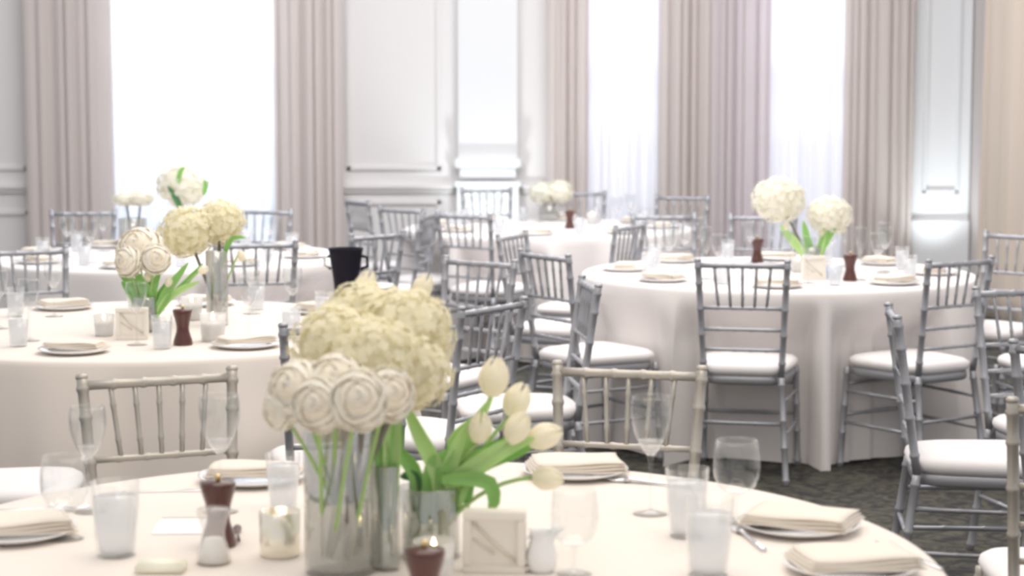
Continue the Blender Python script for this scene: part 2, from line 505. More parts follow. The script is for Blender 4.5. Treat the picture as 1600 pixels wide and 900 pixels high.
def cloth(cx, cy, r, seed, m, label, nf=13, puddle=0.06):
    rn = random.Random(seed); n = 288
    ph, a1, a2 = rn.uniform(0, 6), rn.uniform(0.4, 0.9), rn.uniform(0, 6)
    prof = [(0.0, 0), (r * 0.5, 0), (r * 0.9, 0), (r - 0.012, 0), (r - 0.003, -0.002), (r + 0.004, -0.008), (r + 0.008, -0.02)]
    vs = [(0, 0, TZ)]; fs = []; rings = prof[1:]
    nd = 22
    tot = []
    for rr, z in rings: tot.append((rr, TZ + z, 0.0))
    for k in range(1, nd + 1): tot.append((r + 0.008, TZ - 0.02 - (TZ - 0.028) * k / nd, k / nd))
    for rr, z, t in tot:
        for j in range(n):
            p = 2 * PI * j / n
            q = math.sin(nf * p + ph + a1 * math.sin(3 * p + a2) + 0.6 * math.sin(5 * p))
            q2 = math.sin(29 * p + 2 * math.sin(4 * p + ph))
            ridge = (0.5 + 0.5 * q) ** 2.2
            off = t ** 0.9 * (0.02 + 0.11 * ridge + 0.008 * q2) if t > 0 else 0
            if t > 0:
                dent = seat_limit(cx, cy, p, r)
                if dent is not None:
                    e = min(1.0, max(0.0, (TZ - 0.04 - z) / 0.20)); e = e * e * (3 - 2 * e)
                    off = off + (min(off, dent - r) - off) * e
            zz = z + (0.006 * math.sin(nf * p) if t == 1.0 else 0)
            vs.append(((rr + off) * math.cos(p), (rr + off) * math.sin(p), zz))
    for j in range(n): fs.append((0, 1 + j, 1 + (j + 1) % n))
    for k in range(len(tot) - 1):
        for j in range(n):
            fs.append((1 + k * n + j, 1 + (k + 1) * n + j, 1 + (k + 1) * n + (j + 1) % n, 1 + k * n + (j + 1) % n))
    o = obj('tablecloth', mesh_of('tablecloth', vs, fs, m), None, (cx, cy, 0))
    return tag(o, label, 'tablecloth')


T1, T2, T3, T4, T5 = (-0.21, 3.335), (1.25, 9.0), (-1.31, 6.85), (0.24, 12.2), (-1.78, 9.95)
TR = 0.915

# ------------------------------------------------------------------ ballroom chairs
def chair_parts(sm):
    parts = []
    for s in (-1, 1):
        g = G()
        top, seat, foot = Vector((s * 0.182, -0.265, 0.925)), Vector((s * 0.158, -0.195, 0.44)), Vector((s * 0.188, -0.255, 0.0))
        g.bamboo(seat, top, 0.0138, [0.12, 0.36, 0.58, 0.80, 0.94])
        g.bamboo(foot, seat, 0.0138, [0.05, 0.35, 0.60, 0.93])
        g.lathe([(0.0, 0.007), (0.011, 0.006), (0.0155, 0.0), (0.014, -0.006)], 8, tuple(top))
        parts.append(('back_post', g.me('back_post', sm), []))
    for s in (-1, 1):
        g = G().bamboo((s * 0.205, 0.215, 0), (s * 0.192, 0.19, 0.44), 0.0145, [0.05, 0.35, 0.62, 0.94])
        parts.append(('leg', g.me('front_leg', sm), []))

    def ry(z): return -0.195 - 0.07 * (z - 0.44) / 0.485

    def rx(z): return 0.158 + 0.024 * (z - 0.44) / 0.485
    for z, r in ((0.903, 0.0115), (0.727, 0.0080), (0.637, 0.0078), (0.552, 0.0078)):
        g = G().bamboo((-rx(z), ry(z), z), (rx(z), ry(z), z), r, [0.2, 0.4, 0.6, 0.8])
        parts.append(('top_rail' if z > 0.9 else 'cross_rail', g.me('rail', sm), []))
    for i in range(5):
        u = (i - 2) / 2.0
        g = G().bamboo((u * 0.098, ry(0.727), 0.727), (u * 0.116, ry(0.903), 0.903), 0.0063, [0.25, 0.72], 6)
        parts.append(('spindle', g.me('spindle', sm), []))
    # seat frame with a rounded trapezoid outline
    def outline(k, e=0.0):
        pts = []
        for j in range(40):
            a = 2 * PI * j / 40; c, s_ = math.cos(a), math.sin(a)
            u = math.copysign(abs(c) ** 0.42, c); v = math.copysign(abs(s_) ** 0.42, s_)
            hw = 0.185 + 0.022 * v
            pts.append((u * (hw * k + e), v * (0.205 * k + e)))
        return pts

    def loft(levels):
        g = G(); n = 40; vs = []; fs = []
        for k, z in levels: vs += [(x, y, z) for x, y in outline(k)]
        for l in range(len(levels) - 1):
            for j in range(n): fs.append((l * n + j, l * n + (j + 1) % n, (l + 1) * n + (j + 1) % n, (l + 1) * n + j))
        fs.append(tuple(range(n - 1, -1, -1))); fs.append(tuple((len(levels) - 1) * n + j for j in range(n)))
        return g.add(vs, fs)
    parts.append(('seat_frame', loft([(0.96, 0.405), (1.0, 0.412), (1.0, 0.438), (0.97, 0.443)]).me('seat_frame', sm), []))
    parts.append(('seat_cushion', loft([(0.96, 0.443), (1.03, 0.452), (1.06, 0.466), (1.04, 0.480), (0.96, 0.491), (0.8, 0.498), (0.5, 0.503), (0.2, 0.504)]).me('seat_cushion', 'cushion'), []))
    for z in (0.335, 0.20):
        t = z / 0.44
        fx, fy = 0.205 - 0.013 * t, 0.215 - 0.025 * t
        bx, by = 0.188 - 0.030 * t, -0.255 + 0.06 * t
        for s in (-1, 1):
            parts.append(('rung', G().bamboo((s * bx, by, z), (s * fx, fy, z), 0.008, [0.35, 0.65], 6).me('rung', sm), []))
        parts.append(('rung', G().bamboo((-fx, fy, z + 0.03), (fx, fy, z + 0.03), 0.008, [0.33, 0.66], 6).me('rung', sm), []))
    z = 0.25; t = z / 0.44
    parts.append(('rung', G().bamboo((-(0.188 - 0.03 * t), -0.255 + 0.06 * t, z), (0.188 - 0.03 * t, -0.255 + 0.06 * t, z), 0.008, [0.33, 0.66], 6).me('rung', sm), []))
    return parts


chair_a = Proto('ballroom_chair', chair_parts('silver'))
chair_b = Proto('ballroom_chair', chair_parts('silver_cloth_lit'))


def chair(px, py, h, label, proto=chair_a, seat=False, dz=0):
    """placed by where the middle of its top rail (or of its cushion) is seen; h is the heading in degrees, 0 = away, + = to the left"""
    p = P(px, py, 0.50 if seat else 0.915)
    off = Vector((0, 0 if seat else 0.265, 0))
    off.rotate(Matrix.Rotation(R(h), 3, 'Z'))
    SEATS.append((p.x + off.x, p.y + off.y, R(h)))
    return proto((p.x + off.x, p.y + off.y, 0), R(h), label, 'chair', 'silver bamboo-style ballroom chairs')


CH = [
    # near table
    (247, 588, 203, 'silver chair facing the camera at left, beyond the near table', chair_b),
    (983, 577, 165, 'silver chair facing the camera, just beyond the near table right of the tulips', chair_b),
    # table at right
    (1160, 411, -12, 'grey silver chair pushed in at front of the right table, seen from behind', chair_a),
    (1501, 408, 33, 'grey silver chair at the right side of the right table, back turned to camera', chair_a),
    (850, 398, -57, 'grey silver chair left of the right table, back angled, ivory seat toward that table', chair_a),
    (800, 367, -112, 'small grey chair half hidden behind other chairs in front of the far middle table', chair_a),
    (1037, 337, 190, 'far grey chair behind the left end of the right table', chair_a),
    (1192, 338, 172, 'far grey chair mostly hidden behind the tall round flowers on the right table', chair_a),
    (1592, 367, 135, 'pale distant chair at the right picture edge before the beige curtain', chair_a),
    # table at left
    (922, 443, 97, 'dark silver chair seen edge-on just left of the right table cloth', chair_a),
    (771, 478, 57, 'dark grey chair back turned at an angle, right above the tulips', chair_a),
    (750, 408, 142, 'pale grey chair with high rails behind the angled dark chair', chair_a),
    (540, 511, 10, 'silver chair mostly hidden behind the big cream bouquet, left post showing', chair_a),
    (38, 391, 207, 'silver chair at far left edge behind the left table', chair_a),
    # far left table
    (400, 381, 12, 'silver chair between the left table flowers and the black bucket', chair_a),
    (590, 367, 50, 'grey chair angled behind the black bucket', chair_a),
    (672, 335, 78, 'grey chair seen side-on near the middle, posts leaning apart', chair_a),
    (130, 331, 188, 'white-lit chair in front of the left curtain, beyond the far left table', chair_a),
    (412, 329, 160, 'faint pale chair at right edge of the bright window', chair_a),
    # far middle table
    (558, 314, -62, 'pale bluish narrow chair beside the curtain right of the bright window', chair_a),
    (627, 327, -40, 'pale chair with a bright top rail below the wall panel', chair_a),
    (724, 336, -32, 'grey chair at left front of the far middle table', chair_a),
    (985, 353, 62, 'grey chair seen narrow at right end of the far middle table', chair_a),
    (1066, 307, 160, 'faint pale chair against the pink curtain', chair_a),
    (905, 301, 182, 'faint pale chair behind the far middle flowers', chair_a),
    (760, 296, 190, 'brightly lit pale chair below the glowing pilaster', chair_a),
    # chairs of a table beyond the right edge
    (1395, 490, -97, 'light silver chair in profile at right, ivory seat facing right', chair_a),
    (1597, 452, 197, 'grey chair cut by the right picture edge, slats in front of an ivory seat', chair_a),
    (1674, 549, -50, 'chair at right picture edge of which the upper left post shows', chair_a),
    (1716, 634, -8, 'nearest chair at lower right edge, thick silver post and rungs showing', chair_b),
]
for px, py, h, lab, pr in CH: chair(px, py, h, lab, pr)
chair(5, 745, -84, 'chair at far left edge showing only its ivory seat beside the left table', chair_b, seat=True)
chair(1655, 556, 100, 'chair right of the right table of which only the ivory seat shows', seat=True)


cloth(*T1, 0.962, 1, 'cloth', 'cream cloth covering the round table nearest the camera')
cloth(*T2, TR, 4, 'cloth_cool', 'floor-length cloth on the round table at right, draped in deep folds', nf=9)
cloth(*T3, TR, 3, 'cloth', 'cream cloth on the round table at left, behind the wooden chair back', nf=11)
cloth(*T4, TR, 6, 'cloth_cool', 'pale cloth on the far middle round table below the lit pilaster')
cloth(*T5, TR, 5, 'cloth_cool', 'pale cloth on the far left round table below the bright window')


# ------------------------------------------------------------------ flowers
def petal(L, W, cup, curl, nu=5, nv=4):
    """a petal patch rooted at the origin growing along +z, bent outward (+y)"""
    vs = []; fs = []
    for i in range(nu + 1):
        u = i / nu
        w_ = W * math.sin(PI * min(1, 0.12 + 0.80 * u)) ** 0.7
        y = cup * math.sin(u * PI * 0.5) + curl * u ** 3
        for j in range(nv + 1):
            v = (j / nv - 0.5) * 2
            vs.append(Vector((w_ * v, y - 0.35 * W * v * v * (1 - 0.5 * u), L * u - 0.12 * L * abs(v) ** 2 * u)))
    for i in range(nu):
        for j in range(nv):
            a = i * (nv + 1) + j; fs.append((a, a + 1, a + nv + 2, a + nv + 1))
    return vs, fs


def hydrangea_mesh(m, seed, nflo=330, squash=0.85):
    rn = random.Random(seed); g = G()
    bm = bmesh.new(); bmesh.ops.create_icosphere(bm, subdivisions=3, radius=0.84)
    for v in bm.verts:
        v.co.z *= squash
    bm.verts.index_update()
    g.add([v.co.copy() for v in bm.verts], [[v.index for v in f.verts] for f in bm.faces]); bm.free()
    for i in range(nflo):
        z = 1 - 2 * (i + 0.5) / nflo; a = i * 2.39996 + rn.uniform(-.2, .2); r = math.sqrt(max(0, 1 - z * z))
        nrm = Vector((r * math.cos(a), r * math.sin(a), z)).normalized()
        nrm = (nrm + Vector((rn.uniform(-.2, .2), rn.uniform(-.2, .2), rn.uniform(-.2, .2)))).normalized()
        c = Vector((nrm.x, nrm.y, nrm.z * squash)) * rn.uniform(0.84, 1.06)
        t = nrm.orthogonal().normalized(); t.rotate(Matrix.Rotation(rn.uniform(0, PI), 3, nrm)); b = nrm.cross(t)
        s_ = rn.uniform(0.10, 0.15)
        for k in range(4):
            d = t * math.cos(k * PI / 2) + b * math.sin(k * PI / 2); e = nrm.cross(d)
            lift = rn.uniform(0.02, 0.10)
            g.add([c, c + d * s_ * 0.55 + e * s_ * 0.5 + nrm * lift * 0.6, c + d * s_ * 1.15 + nrm * lift * 0.3, c + d * s_ * 0.55 - e * s_ * 0.5 + nrm * lift * 0.6],
                  [(0, 1, 2, 3)])
    return g.me('hydrangea_bloom', m)


def rose_mesh(seed):
    """a full round rose: overlapping petals wrapped over a dome, each with a lifted, rolled free edge"""
    rn = random.Random(seed); g = G()
    sq = 0.78

    def at(th, ph, r): return Vector((r * math.sin(th) * math.cos(ph), r * math.sin(th) * math.sin(ph), r * math.cos(th) * sq))
    vs = []; fs = []; n = 20; m_ = 12
    for i in range(m_ + 1):
        for k in range(n): vs.append(at(R(1 + 178 * i / m_), 2 * PI * k / n, 0.86))
    for i in range(m_):
        for k in range(n): fs.append((i * n + k, i * n + (k + 1) % n, (i + 1) * n + (k + 1) % n, (i + 1) * n + k))
    fs.append(tuple(range(n))); fs.append(tuple(m_ * n + k for k in range(n))[::-1])
    g.add(vs, fs, 0)
    rings = [(2, 2, 26, 95, 1), (3, 14, 30, 66, 1), (3, 30, 36, 66, 0), (4, 48, 40, 54, 0), (5, 68, 42, 46, 0), (5, 88, 44, 44, 0), (5, 104, 42, 40, 0)]
    for ri, (n, tin, ext, aw, mi) in enumerate(rings):
        for k in range(n):
            a0 = 2 * PI * k / n + ri * 0.7 + rn.uniform(-.15, .15); tt = max(1.5, tin + rn.uniform(-8, 8))
            vs = []; fs = []; nu, nv = 7, 6
            lift = 0.05 + 0.022 * ri + rn.uniform(-.015, .05)
            for i in range(nu + 1):
                u = i / nu
                th = tt + ext * (1 - u) + (7 * max(0, u - 0.8) * 5 if ri else 0)
                rr = 0.86 + lift * math.sin(PI * 0.5 * min(1, u * 1.2)) - 0.05 * max(0, u - 0.85) * 6
                for j in range(nv + 1):
                    v = (j / nv - 0.5) * 2
                    vs.append(at(R(th + 9 * v * v * u), a0 + R(aw) * v * (1.0 if ri > 1 else 1.2) * (0.75 + 0.25 * math.sin(PI * u)), rr + 0.03 * v + 0.035 * u * math.sin(6 * v + 2 * k + ri)))
            for i in range(nu):
                for j in range(nv):
                    q = i * (nv + 1) + j; fs.append((q, q + 1, q + nv + 2, q + nv + 1))
            g.add(vs, fs, mi)
    return g.me('rose_bloom', 'rose', mats=['rose_heart'])


def tulip_mesh():
    g = G()
    for k in range(6):
        inner = k % 2; n, mm = 7, 5; vs = []; fs = []
        for i in range(n + 1):
            u = i / n; rr = 0.44 * math.sin(PI * (0.12 + 0.83 * u)) ** 0.75 * (0.94 if inner else 1.0)
            aw = 0.62 * math.sin(PI * min(1.0, 0.18 + 0.80 * u)) ** 0.6
            for j in range(mm + 1):
                v = (j / mm - 0.5) * 2; a = aw * v
                vs.append(Vector((rr * math.sin(a), rr * math.cos(a), 1.15 * u - 0.10 * v * v * u)))
        for i in range(n):
            for j in range(mm):
                a = i * (mm + 1) + j; fs.append((a, a + 1, a + mm + 2, a + mm + 1))
        rot = Matrix.Rotation(k * PI / 3, 3, 'Z'); g.add([rot @ v for v in vs], fs)
    g.lathe([(0.0, -0.03), (0.14, 0.0), (0.16, 0.08), (0.0, 0.1)], 10)
    return g.me('tulip_bloom', 'tulip')


def curve_pts(a, b, bend, n=9):
    a, b, bend = Vector(a), Vector(b), Vector(bend)
    m_ = (a + b) / 2 + bend
    return [(a * (1 - t) ** 2 + m_ * 2 * t * (1 - t) + b * t * t) for t in [i / (n - 1) for i in range(n)]]


def leaf_mesh(pts, W, m, nrm=(0, -1, 0.2)):
    """a blade along a path, keeled along its middle, thick enough to see edge-on"""
    g = G(); n = len(pts); vs = []; fs = []; up = Vector(nrm).normalized()
    for side in (0, 1):
        for i, p in enumerate(pts):
            u = i / (n - 1); t = (pts[min(i + 1, n - 1)] - pts[max(i - 1, 0)]).normalized()
            s_ = t.cross(up).normalized(); q = s_.cross(t).normalized()
            w_ = W * (math.sin(PI * min(1, 0.10 + 0.88 * u)) ** 0.75)
            for j, v in enumerate((-1, -0.5, 0, 0.5, 1)):
                vs.append(p + s_ * w_ * v + q * (abs(v) * w_ * 0.45) + q * (0.0012 if side else 0))
    for side in (0, 1):
        for i in range(n - 1):
            for j in range(4):
                a = side * n * 5 + i * 5 + j; f = (a, a + 1, a + 6, a + 5)
                fs.append(f if side else f[::-1])
    g.add(vs, fs)
    return g.me('leaf', m)


HY = [hydrangea_mesh('hydr', k) for k in (1, 2)]
HW = [hydrangea_mesh('hydr_white', k) for k in (3, 4)]
RO = [rose_mesh(k) for k in (1, 2, 3)]
TU = tulip_mesh()
rnf = random.Random(11)


def bloom(kind, c, r, foot, label, group, meshes, squash=None, axis=None, leaves=(), stem_r=0.0035, bend=(0, 0, 0.0)):
    """flower = bloom + stem (+ leaves) at world point c, its stem ending at world point foot"""
    c, foot = Vector(c), Vector(foot)
    root = empty(kind, c); tag(root, label, kind.replace('_', ' ') if kind != 'rose' else 'rose', group)
    b = obj('bloom', rnf.choice(meshes), root); b.scale = (r, r, r if squash is None else r * squash)
    ax = Vector(axis) if axis else (c - foot)
    q = ax.normalized().to_track_quat('Z', 'Y'); b.rotation_euler = q.to_euler()
    st = curve_pts(foot - c, (0, 0, 0), bend)
    obj('stem', G().tube(st, 0.006 if kind == 'hydrangea' else stem_r, 7).me('stem', 'woody' if kind == 'hydrangea' else 'stem'), root)
    for pts, W, m in leaves:
        obj('leaf', leaf_mesh([Vector(p) - c for p in pts], W, m), root)
    return root


def lp(path, D, n=9):         # a leaf path through photo places at distances around D (smoothed)
    q = [PD(px, py, D + (d if len(r_) else 0)) for (px, py, *r_) in path for d in [r_[0] if r_ else 0]]
    out = []
    for i in range(n):
        t = i / (n - 1) * (len(q) - 1); k = min(int(t), len(q) - 2); f = t - k
        p0, p1, p2, p3 = q[max(k - 1, 0)], q[k], q[k + 1], q[min(k + 2, len(q) - 1)]
        out.append(0.5 * ((2 * p1) + (-p0 + p2) * f + (2 * p0 - 5 * p1 + 4 * p2 - p3) * f * f + (-p0 + 3 * p1 - 3 * p2 + p3) * f ** 3))
    return out


def vase(p, r, h, label, water=0.5, name='glass_vase', m='vase'):
    root = empty(name, p); tag(root, label, 'vase')
    t = 0.0035
    prof = [(0.0, 0.0), (r * 0.96, 0.0), (r, 0.004), (r, h - 0.002), (r - t / 2, h), (r - t, h - 0.002), (r - t, 0.014), (r * 0.9, 0.011), (0.0, 0.011)]
    obj('vase_body', G().lathe(prof, 40).me('vase_body', m), root)
    if water:
        obj('water', G().lathe([(0.0, 0.012), (r * 0.9, 0.0125), (r - t - 0.0006, 0.016), (r - t - 0.0006, h * water), (0.0, h * water)], 40).me('water', 'water'), root)
    return root


# --- near arrangement
vp = P(532, 893); vase(vp, 0.062, 0.27, 'tall clear glass cylinder vase under the big cream bouquet on the near table', 0.45)
ft = vp + Vector((0, 0, 0.03))
GR = 'cream flowers of the big bouquet on the near table'
for k, (px, py, D, r, lab) in enumerate([
        (527, 540, 3.30, 0.080, 'cream green hydrangea at left of the near bouquet'),
        (628, 522, 3.36, 0.090, 'cream hydrangea at top right of the near bouquet'),
        (570, 505, 3.42, 0.084, 'cream green hydrangea at top centre of the near bouquet'),
        (640, 580, 3.28, 0.074, 'cream hydrangea at lower right of the near bouquet'),
        (580, 560, 3.20, 0.078, 'cream hydrangea in the middle of the near bouquet above the roses')]):
    c = PD(px, py, D); f = vp + Vector((0.025 * math.cos(k * 1.3), 0.025 * math.sin(k * 1.3), 0.03))
    bloom('hydrangea', c, r, f, lab, None, HY, axis=(rnf.uniform(-.3, .3), -0.3, 1))
for k, (px, py, D, r, ax, lab) in enumerate([
        (464, 610, 3.12, 0.054, (-0.5, -0.9, 0.5), 'ivory rose at the upper left of the near bouquet'),
        (525, 598, 3.11, 0.052, (-0.1, -1, 0.7), 'ivory rose at the centre of the near bouquet, under the hydrangeas'),
        (498, 632, 3.05, 0.045, (-0.2, -1, 0.2), 'ivory rose hanging lowest at left of the near bouquet'),
        (560, 625, 3.04, 0.050, (0.1, -1, 0.3), 'large ivory rose above the vase rim of the near bouquet'),
        (606, 616, 3.12, 0.046, (0.5, -1, 0.3), 'ivory rose at the right of the vase rim of the near bouquet'),
        (438, 640, 3.12, 0.036, (-0.9, -0.6, 0.0), 'small ivory rose at the lower left tip of the near bouquet')]):
    c = PD(px, py, D); f = vp + Vector((0.03 * math.cos(k * 1.1 + 1), 0.03 * math.sin(k * 1.1 + 1), 0.03))
    bloom('rose', c, r, f, lab, None, RO, axis=ax, bend=(0, 0, 0.03))
for px, py, D, lab in [(566, 462, 3.5, 'pale tulip bud at the top of the near bouquet beside the black bucket'),
                       (652, 466, 3.5, 'pale tulip bud at the upper right of the near bouquet')]:
    c = PD(px, py, D)
    bloom('tulip', c, 0.044, vp + Vector((0.01, 0.03, 0.05)), lab, None, [TU], axis=(0.5 if px > 600 else 0.35, 0, 1),
          leaves=[(lp([(px - 12, py + 30), (px - 22, py + 8), (px - 20, py - 14)], D, 6), 0.009, 'leaf')])
# greens between the vases
sv = P(606, 890); vase(sv, 0.021, 0.185, 'slim clear glass bud vase between the tall vase and the tulip vase', 0.5, name='bud_vase')
r_ = empty('greenery_sprig', sv + Vector((0, 0, 0.02))); tag(r_, 'long green leaves rising from the slim bud vase', 'leaves')
for path, W, m in [([(606, 850), (600, 740), (592, 650)], 0.014, 'leaf'), ([(606, 850), (612, 730), (612, 640), (600, 625)], 0.016, 'leaf_pale'), ([(606, 850), (603, 760), (622, 690), (618, 640)], 0.012, 'leaf')]:
    obj('leaf', leaf_mesh([p - r_.location for p in lp(path, sv.y, 10)], W, m), r_)
# tulip vase
tv = P(672, 868); vase(tv, 0.055, 0.128, 'short wide glass cylinder holding tulips on the near table', 0.5)
TG = None
TD = tv.y
tul = [(768, 618, 0.04, 0.064, (0.12, -0.1, 1), 'tallest cream tulip leaning over the glass cylinder on the near table', [(lp([(725, 745), (705, 690), (760, 640)], TD), .008, 'leaf_pale')]),
       (797, 650, 0.06, 0.058, (0.45, 0, 1), 'cream tulip just below the tallest one', [(lp([(700, 750), (745, 715), (800, 690), (830, 672)], TD + .02), .014, 'leaf')]),
       (748, 690, -0.02, 0.050, (0.1, -.2, 1), 'small cream tulip in front, left in the tulip cluster', [(lp([(690, 760), (730, 700), (745, 660), (770, 620)], TD), .013, 'leaf_pale')]),
       (797, 690, -0.02, 0.054, (0.55, -.2, 1), 'cream tulip in the middle of the tulip cluster', [(lp([(695, 760), (735, 735), (790, 700), (835, 685)], TD - .02), .017, 'leaf_pale')]),
       (826, 690, 0.0, 0.056, (1, -0.1, 0.35), 'cream tulip reaching farthest right in front of the chair back', [(lp([(705, 765), (760, 725), (810, 705), (842, 690)], TD), .012, 'leaf')]),
       (832, 746, 0.0, 0.050, (1, -0.1, -0.05), 'drooping cream tulip lying out low beside the napkin', [(lp([(690, 750), (730, 748), (765, 755), (772, 785), (762, 800)], TD - .03), .014, 'leaf')])]
for k, (px, py, dd, r, ax, lab, lv) in enumerate(tul):
    c = PD(px, py, TD + dd); f = tv + Vector((0.03 * math.cos(k), 0.03 * math.sin(k), 0.03))
    bloom('tulip', c, r, f, lab, TG, [TU], axis=ax, leaves=lv, bend=(-0.02, 0, 0.05 if k > 3 else 0.02), stem_r=0.004)
r_ = empty('greenery_sprig', tv + Vector((0, 0, 0.03))); tag(r_, 'broad green tulip leaves fanning left out of the wide glass cylinder', 'leaves')
for path, W, m in [([(690, 830), (685, 745), (655, 680), (628, 622)], 0.015, 'leaf_pale'), ([(680, 830), (700, 740), (730, 660)], 0.015, 'leaf_pale'), ([(660, 820), (650, 745), (632, 715), (622, 700)], 0.014, 'leaf'),
                   ([(650, 800), (648, 748), (625, 745)], 0.012, 'leaf_dark'), ([(700, 820), (722, 752), (760, 700)], 0.017, 'leaf_pale'), ([(700, 820), (715, 752), (732, 760), (728, 800)], 0.012, 'leaf'),
                   ([(670, 830), (675, 745), (690, 720), (710, 700)], 0.018, 'leaf')]:
    obj('leaf', leaf_mesh([p - r_.location for p in lp(path, TD - 0.01, 10)], W, m), r_)


# ------------------------------------------------------------------ tableware prototypes
def shell(out, t=0.0012):      # thin-walled open vessel from an outer profile (bottom to rim)
    inn = [(max(r - t, 0.0), z + (t if i == 0 else 0)) for i, (r, z) in enumerate(out)]
    return out + inn[::-1]


def wineglass(h=0.235, rb=0.041, fill=True):
    sb = h * 0.50
    foot = G().lathe([(0.0, 0.0), (0.034, 0.0), (0.036, 0.0015), (0.020, 0.004), (0.006, 0.009), (0.0, 0.009)], 28).me('foot', 'glass')
    stem = G().tube([(0, 0, 0.008), (0, 0, 0.02), (0, 0, sb * 0.5), (0, 0, sb - 0.012), (0, 0, sb)], [0.006, 0.0042, 0.0035, 0.0042, 0.007], 12).me('stem', 'glass')
    pr = []
    for i in range(13):
        u = i / 12; r = rb * (math.sin(PI * (0.02 + 0.60 * u)) ** 0.62) * (1.0 if u < .6 else 1 - 0.10 * (u - .6))
        pr.append((max(r, 0.004), sb + (h - sb) * u))
    bowl = G().lathe(shell(pr), 28).me('bowl', 'glass')
    fl_ = G().lathe([(0, sb + 0.003)] + [(max(r - 0.002, 0), z) for r, z in pr[1:4]] + [(0, pr[3][1])], 24).me('water', 'wine')
    return [('foot', foot, []), ('stem', stem, []), ('bowl', bowl, [('water', fl_)] if fill else [])]


def tumbler(h=0.13, r0=0.032, r1=0.041, m='glass_milk', lvl=0.8):
    body = G().lathe(shell([(0.0, 0.0), (r0, 0.0), (r0 + 0.002, 0.006), (r1, h)], 0.002), 28).me('glass_body', 'glass')
    q = lambda z: r0 + (r1 - r0) * z / h - 0.003
    wat = G().lathe([(0, 0.01), (q(0.01), 0.01), (q(h * lvl), h * lvl), (0, h * lvl)], 28).me('iced_water', 'iced')
    return [('glass_body', body, []), ('iced_water', wat, [])]


def goblet(h=0.16, rb=0.046):
    pr = [(0.005, 0.055), (0.022, 0.058), (0.036, 0.070), (0.044, 0.090), (rb, 0.112), (rb - 0.002, 0.135), (rb - 0.006, h)]
    return [('foot', G().lathe([(0.0, 0.0), (0.034, 0.0), (0.035, 0.002), (0.012, 0.006), (0, 0.008)], 28).me('foot', 'glass'), []),
            ('stem', G().tube([(0, 0, 0.006), (0, 0, 0.03), (0, 0, 0.056)], [0.006, 0.0045, 0.007], 12).me('stem', 'glass'), []),
            ('bowl', G().lathe(shell(pr), 28).me('bowl', 'glass'), [])]


plate_me = G().lathe([(0.0, 0.0), (0.075, 0.0), (0.085, 0.003), (0.108, 0.011), (0.1165, 0.0155), (0.116, 0.0175), (0.106, 0.014), (0.084, 0.007), (0.074, 0.0045), (0.0, 0.0045)], 40).me('plate', 'china')


def napkin_mesh(w_, d, seed, h=0.022):
    """a folded, slightly puffed cloth packet with visible layers"""
    rn = random.Random(seed); g = G(); nx, ny = 12, 8
    for layer in range(4):
        z0 = layer * h / 4; vs = []; fs = []
        sx = 1 - 0.035 * layer; ox = rn.uniform(-.003, .003)
        for side in (0, 1):
            for i in range(nx + 1):
                for j in range(ny + 1):
                    u, v = (i / nx - .5) * 2, (j / ny - .5) * 2
                    edge = min(1, (1 - max(abs(u), abs(v))) * 5)
                    z = z0 + (h / 4 * (0.25 + 0.85 * edge ** .5) if side else 0) + 0.002 * math.sin(3 * u + layer) * v
                    vs.append((u * w_ / 2 * sx + ox + 0.004 * v * v, v * d / 2 * sx, z + 0.001))
        N = (nx + 1) * (ny + 1)
        for i in range(nx):
            for j in range(ny):
                a = i * (ny + 1) + j; fs.append((N + a, N + a + ny + 1, N + a + ny + 2, N + a + 1)); fs.append((a, a + 1, a + ny + 2, a + ny + 1))
        rim = [i * (ny + 1) for i in range(nx + 1)] + [nx * (ny + 1) + j for j in range(1, ny + 1)] + [i * (ny + 1) + ny for i in range(nx - 1, -1, -1)] + [j for j in range(ny - 1, 0, -1)]
        for k in range(len(rim)):
            a, b = rim[k], rim[(k + 1) % len(rim)]; fs.append((a, b, N + b, N + a))
        g.add(vs, fs)
    return g.me('napkin', 'napkin')


NAP = [napkin_mesh(0.20, 0.10, k) for k in range(2)] + [napkin_mesh(0.21, 0.15, 5)]
pepper_parts = [
    ('mill_body', G().lathe([(0.0, 0.0), (0.031, 0.0), (0.033, 0.006), (0.029, 0.022), (0.0215, 0.045), (0.0205, 0.060), (0.024, 0.080), (0.030, 0.100), (0.0325, 0.113), (0.031, 0.119), (0.0, 0.121)], 28).me('mill_body', 'brown'), []),
    ('knob', G().lathe([(0.0, 0.120), (0.005, 0.120), (0.004, 0.124), (0.0065, 0.128), (0.004, 0.133), (0.0, 0.134)], 14).me('knob', 'brass'), [])]
salt_parts = [
    ('mill_body', G().lathe([(0.0, 0.0), (0.030, 0.0), (0.032, 0.006), (0.028, 0.022), (0.0205, 0.045), (0.0195, 0.058), (0.024, 0.076), (0.029, 0.092), (0.027, 0.098), (0.0, 0.100)], 28).me('mill_body', 'acrylic'), []),
    ('salt_fill', G().lathe([(0.0, 0.004), (0.027, 0.004), (0.024, 0.022), (0.016, 0.045), (0.0, 0.047)], 20).me('salt_fill', 'salt'), [])]
votive_parts = [
    ('glass_cup', G().lathe(shell([(0.0, 0.0), (0.028, 0.0), (0.032, 0.006), (0.036, 0.075)], 0.002), 28).me('glass_cup', 'glass_milk'), []),
    ('wax', G().lathe([(0.0, 0.004), (0.028, 0.004), (0.031, 0.05), (0.0, 0.048)], 24).me('wax', 'wax'), [('wick', G().tube([(0, 0, 0.047), (0, 0, 0.060)], 0.0012, 6).me('wick', 'wick'))]),
    ('flame', G().lathe([(0.0, 0.056), (0.0045, 0.062), (0.0035, 0.070), (0.0, 0.080)], 10).me('flame', 'flame'), [])]
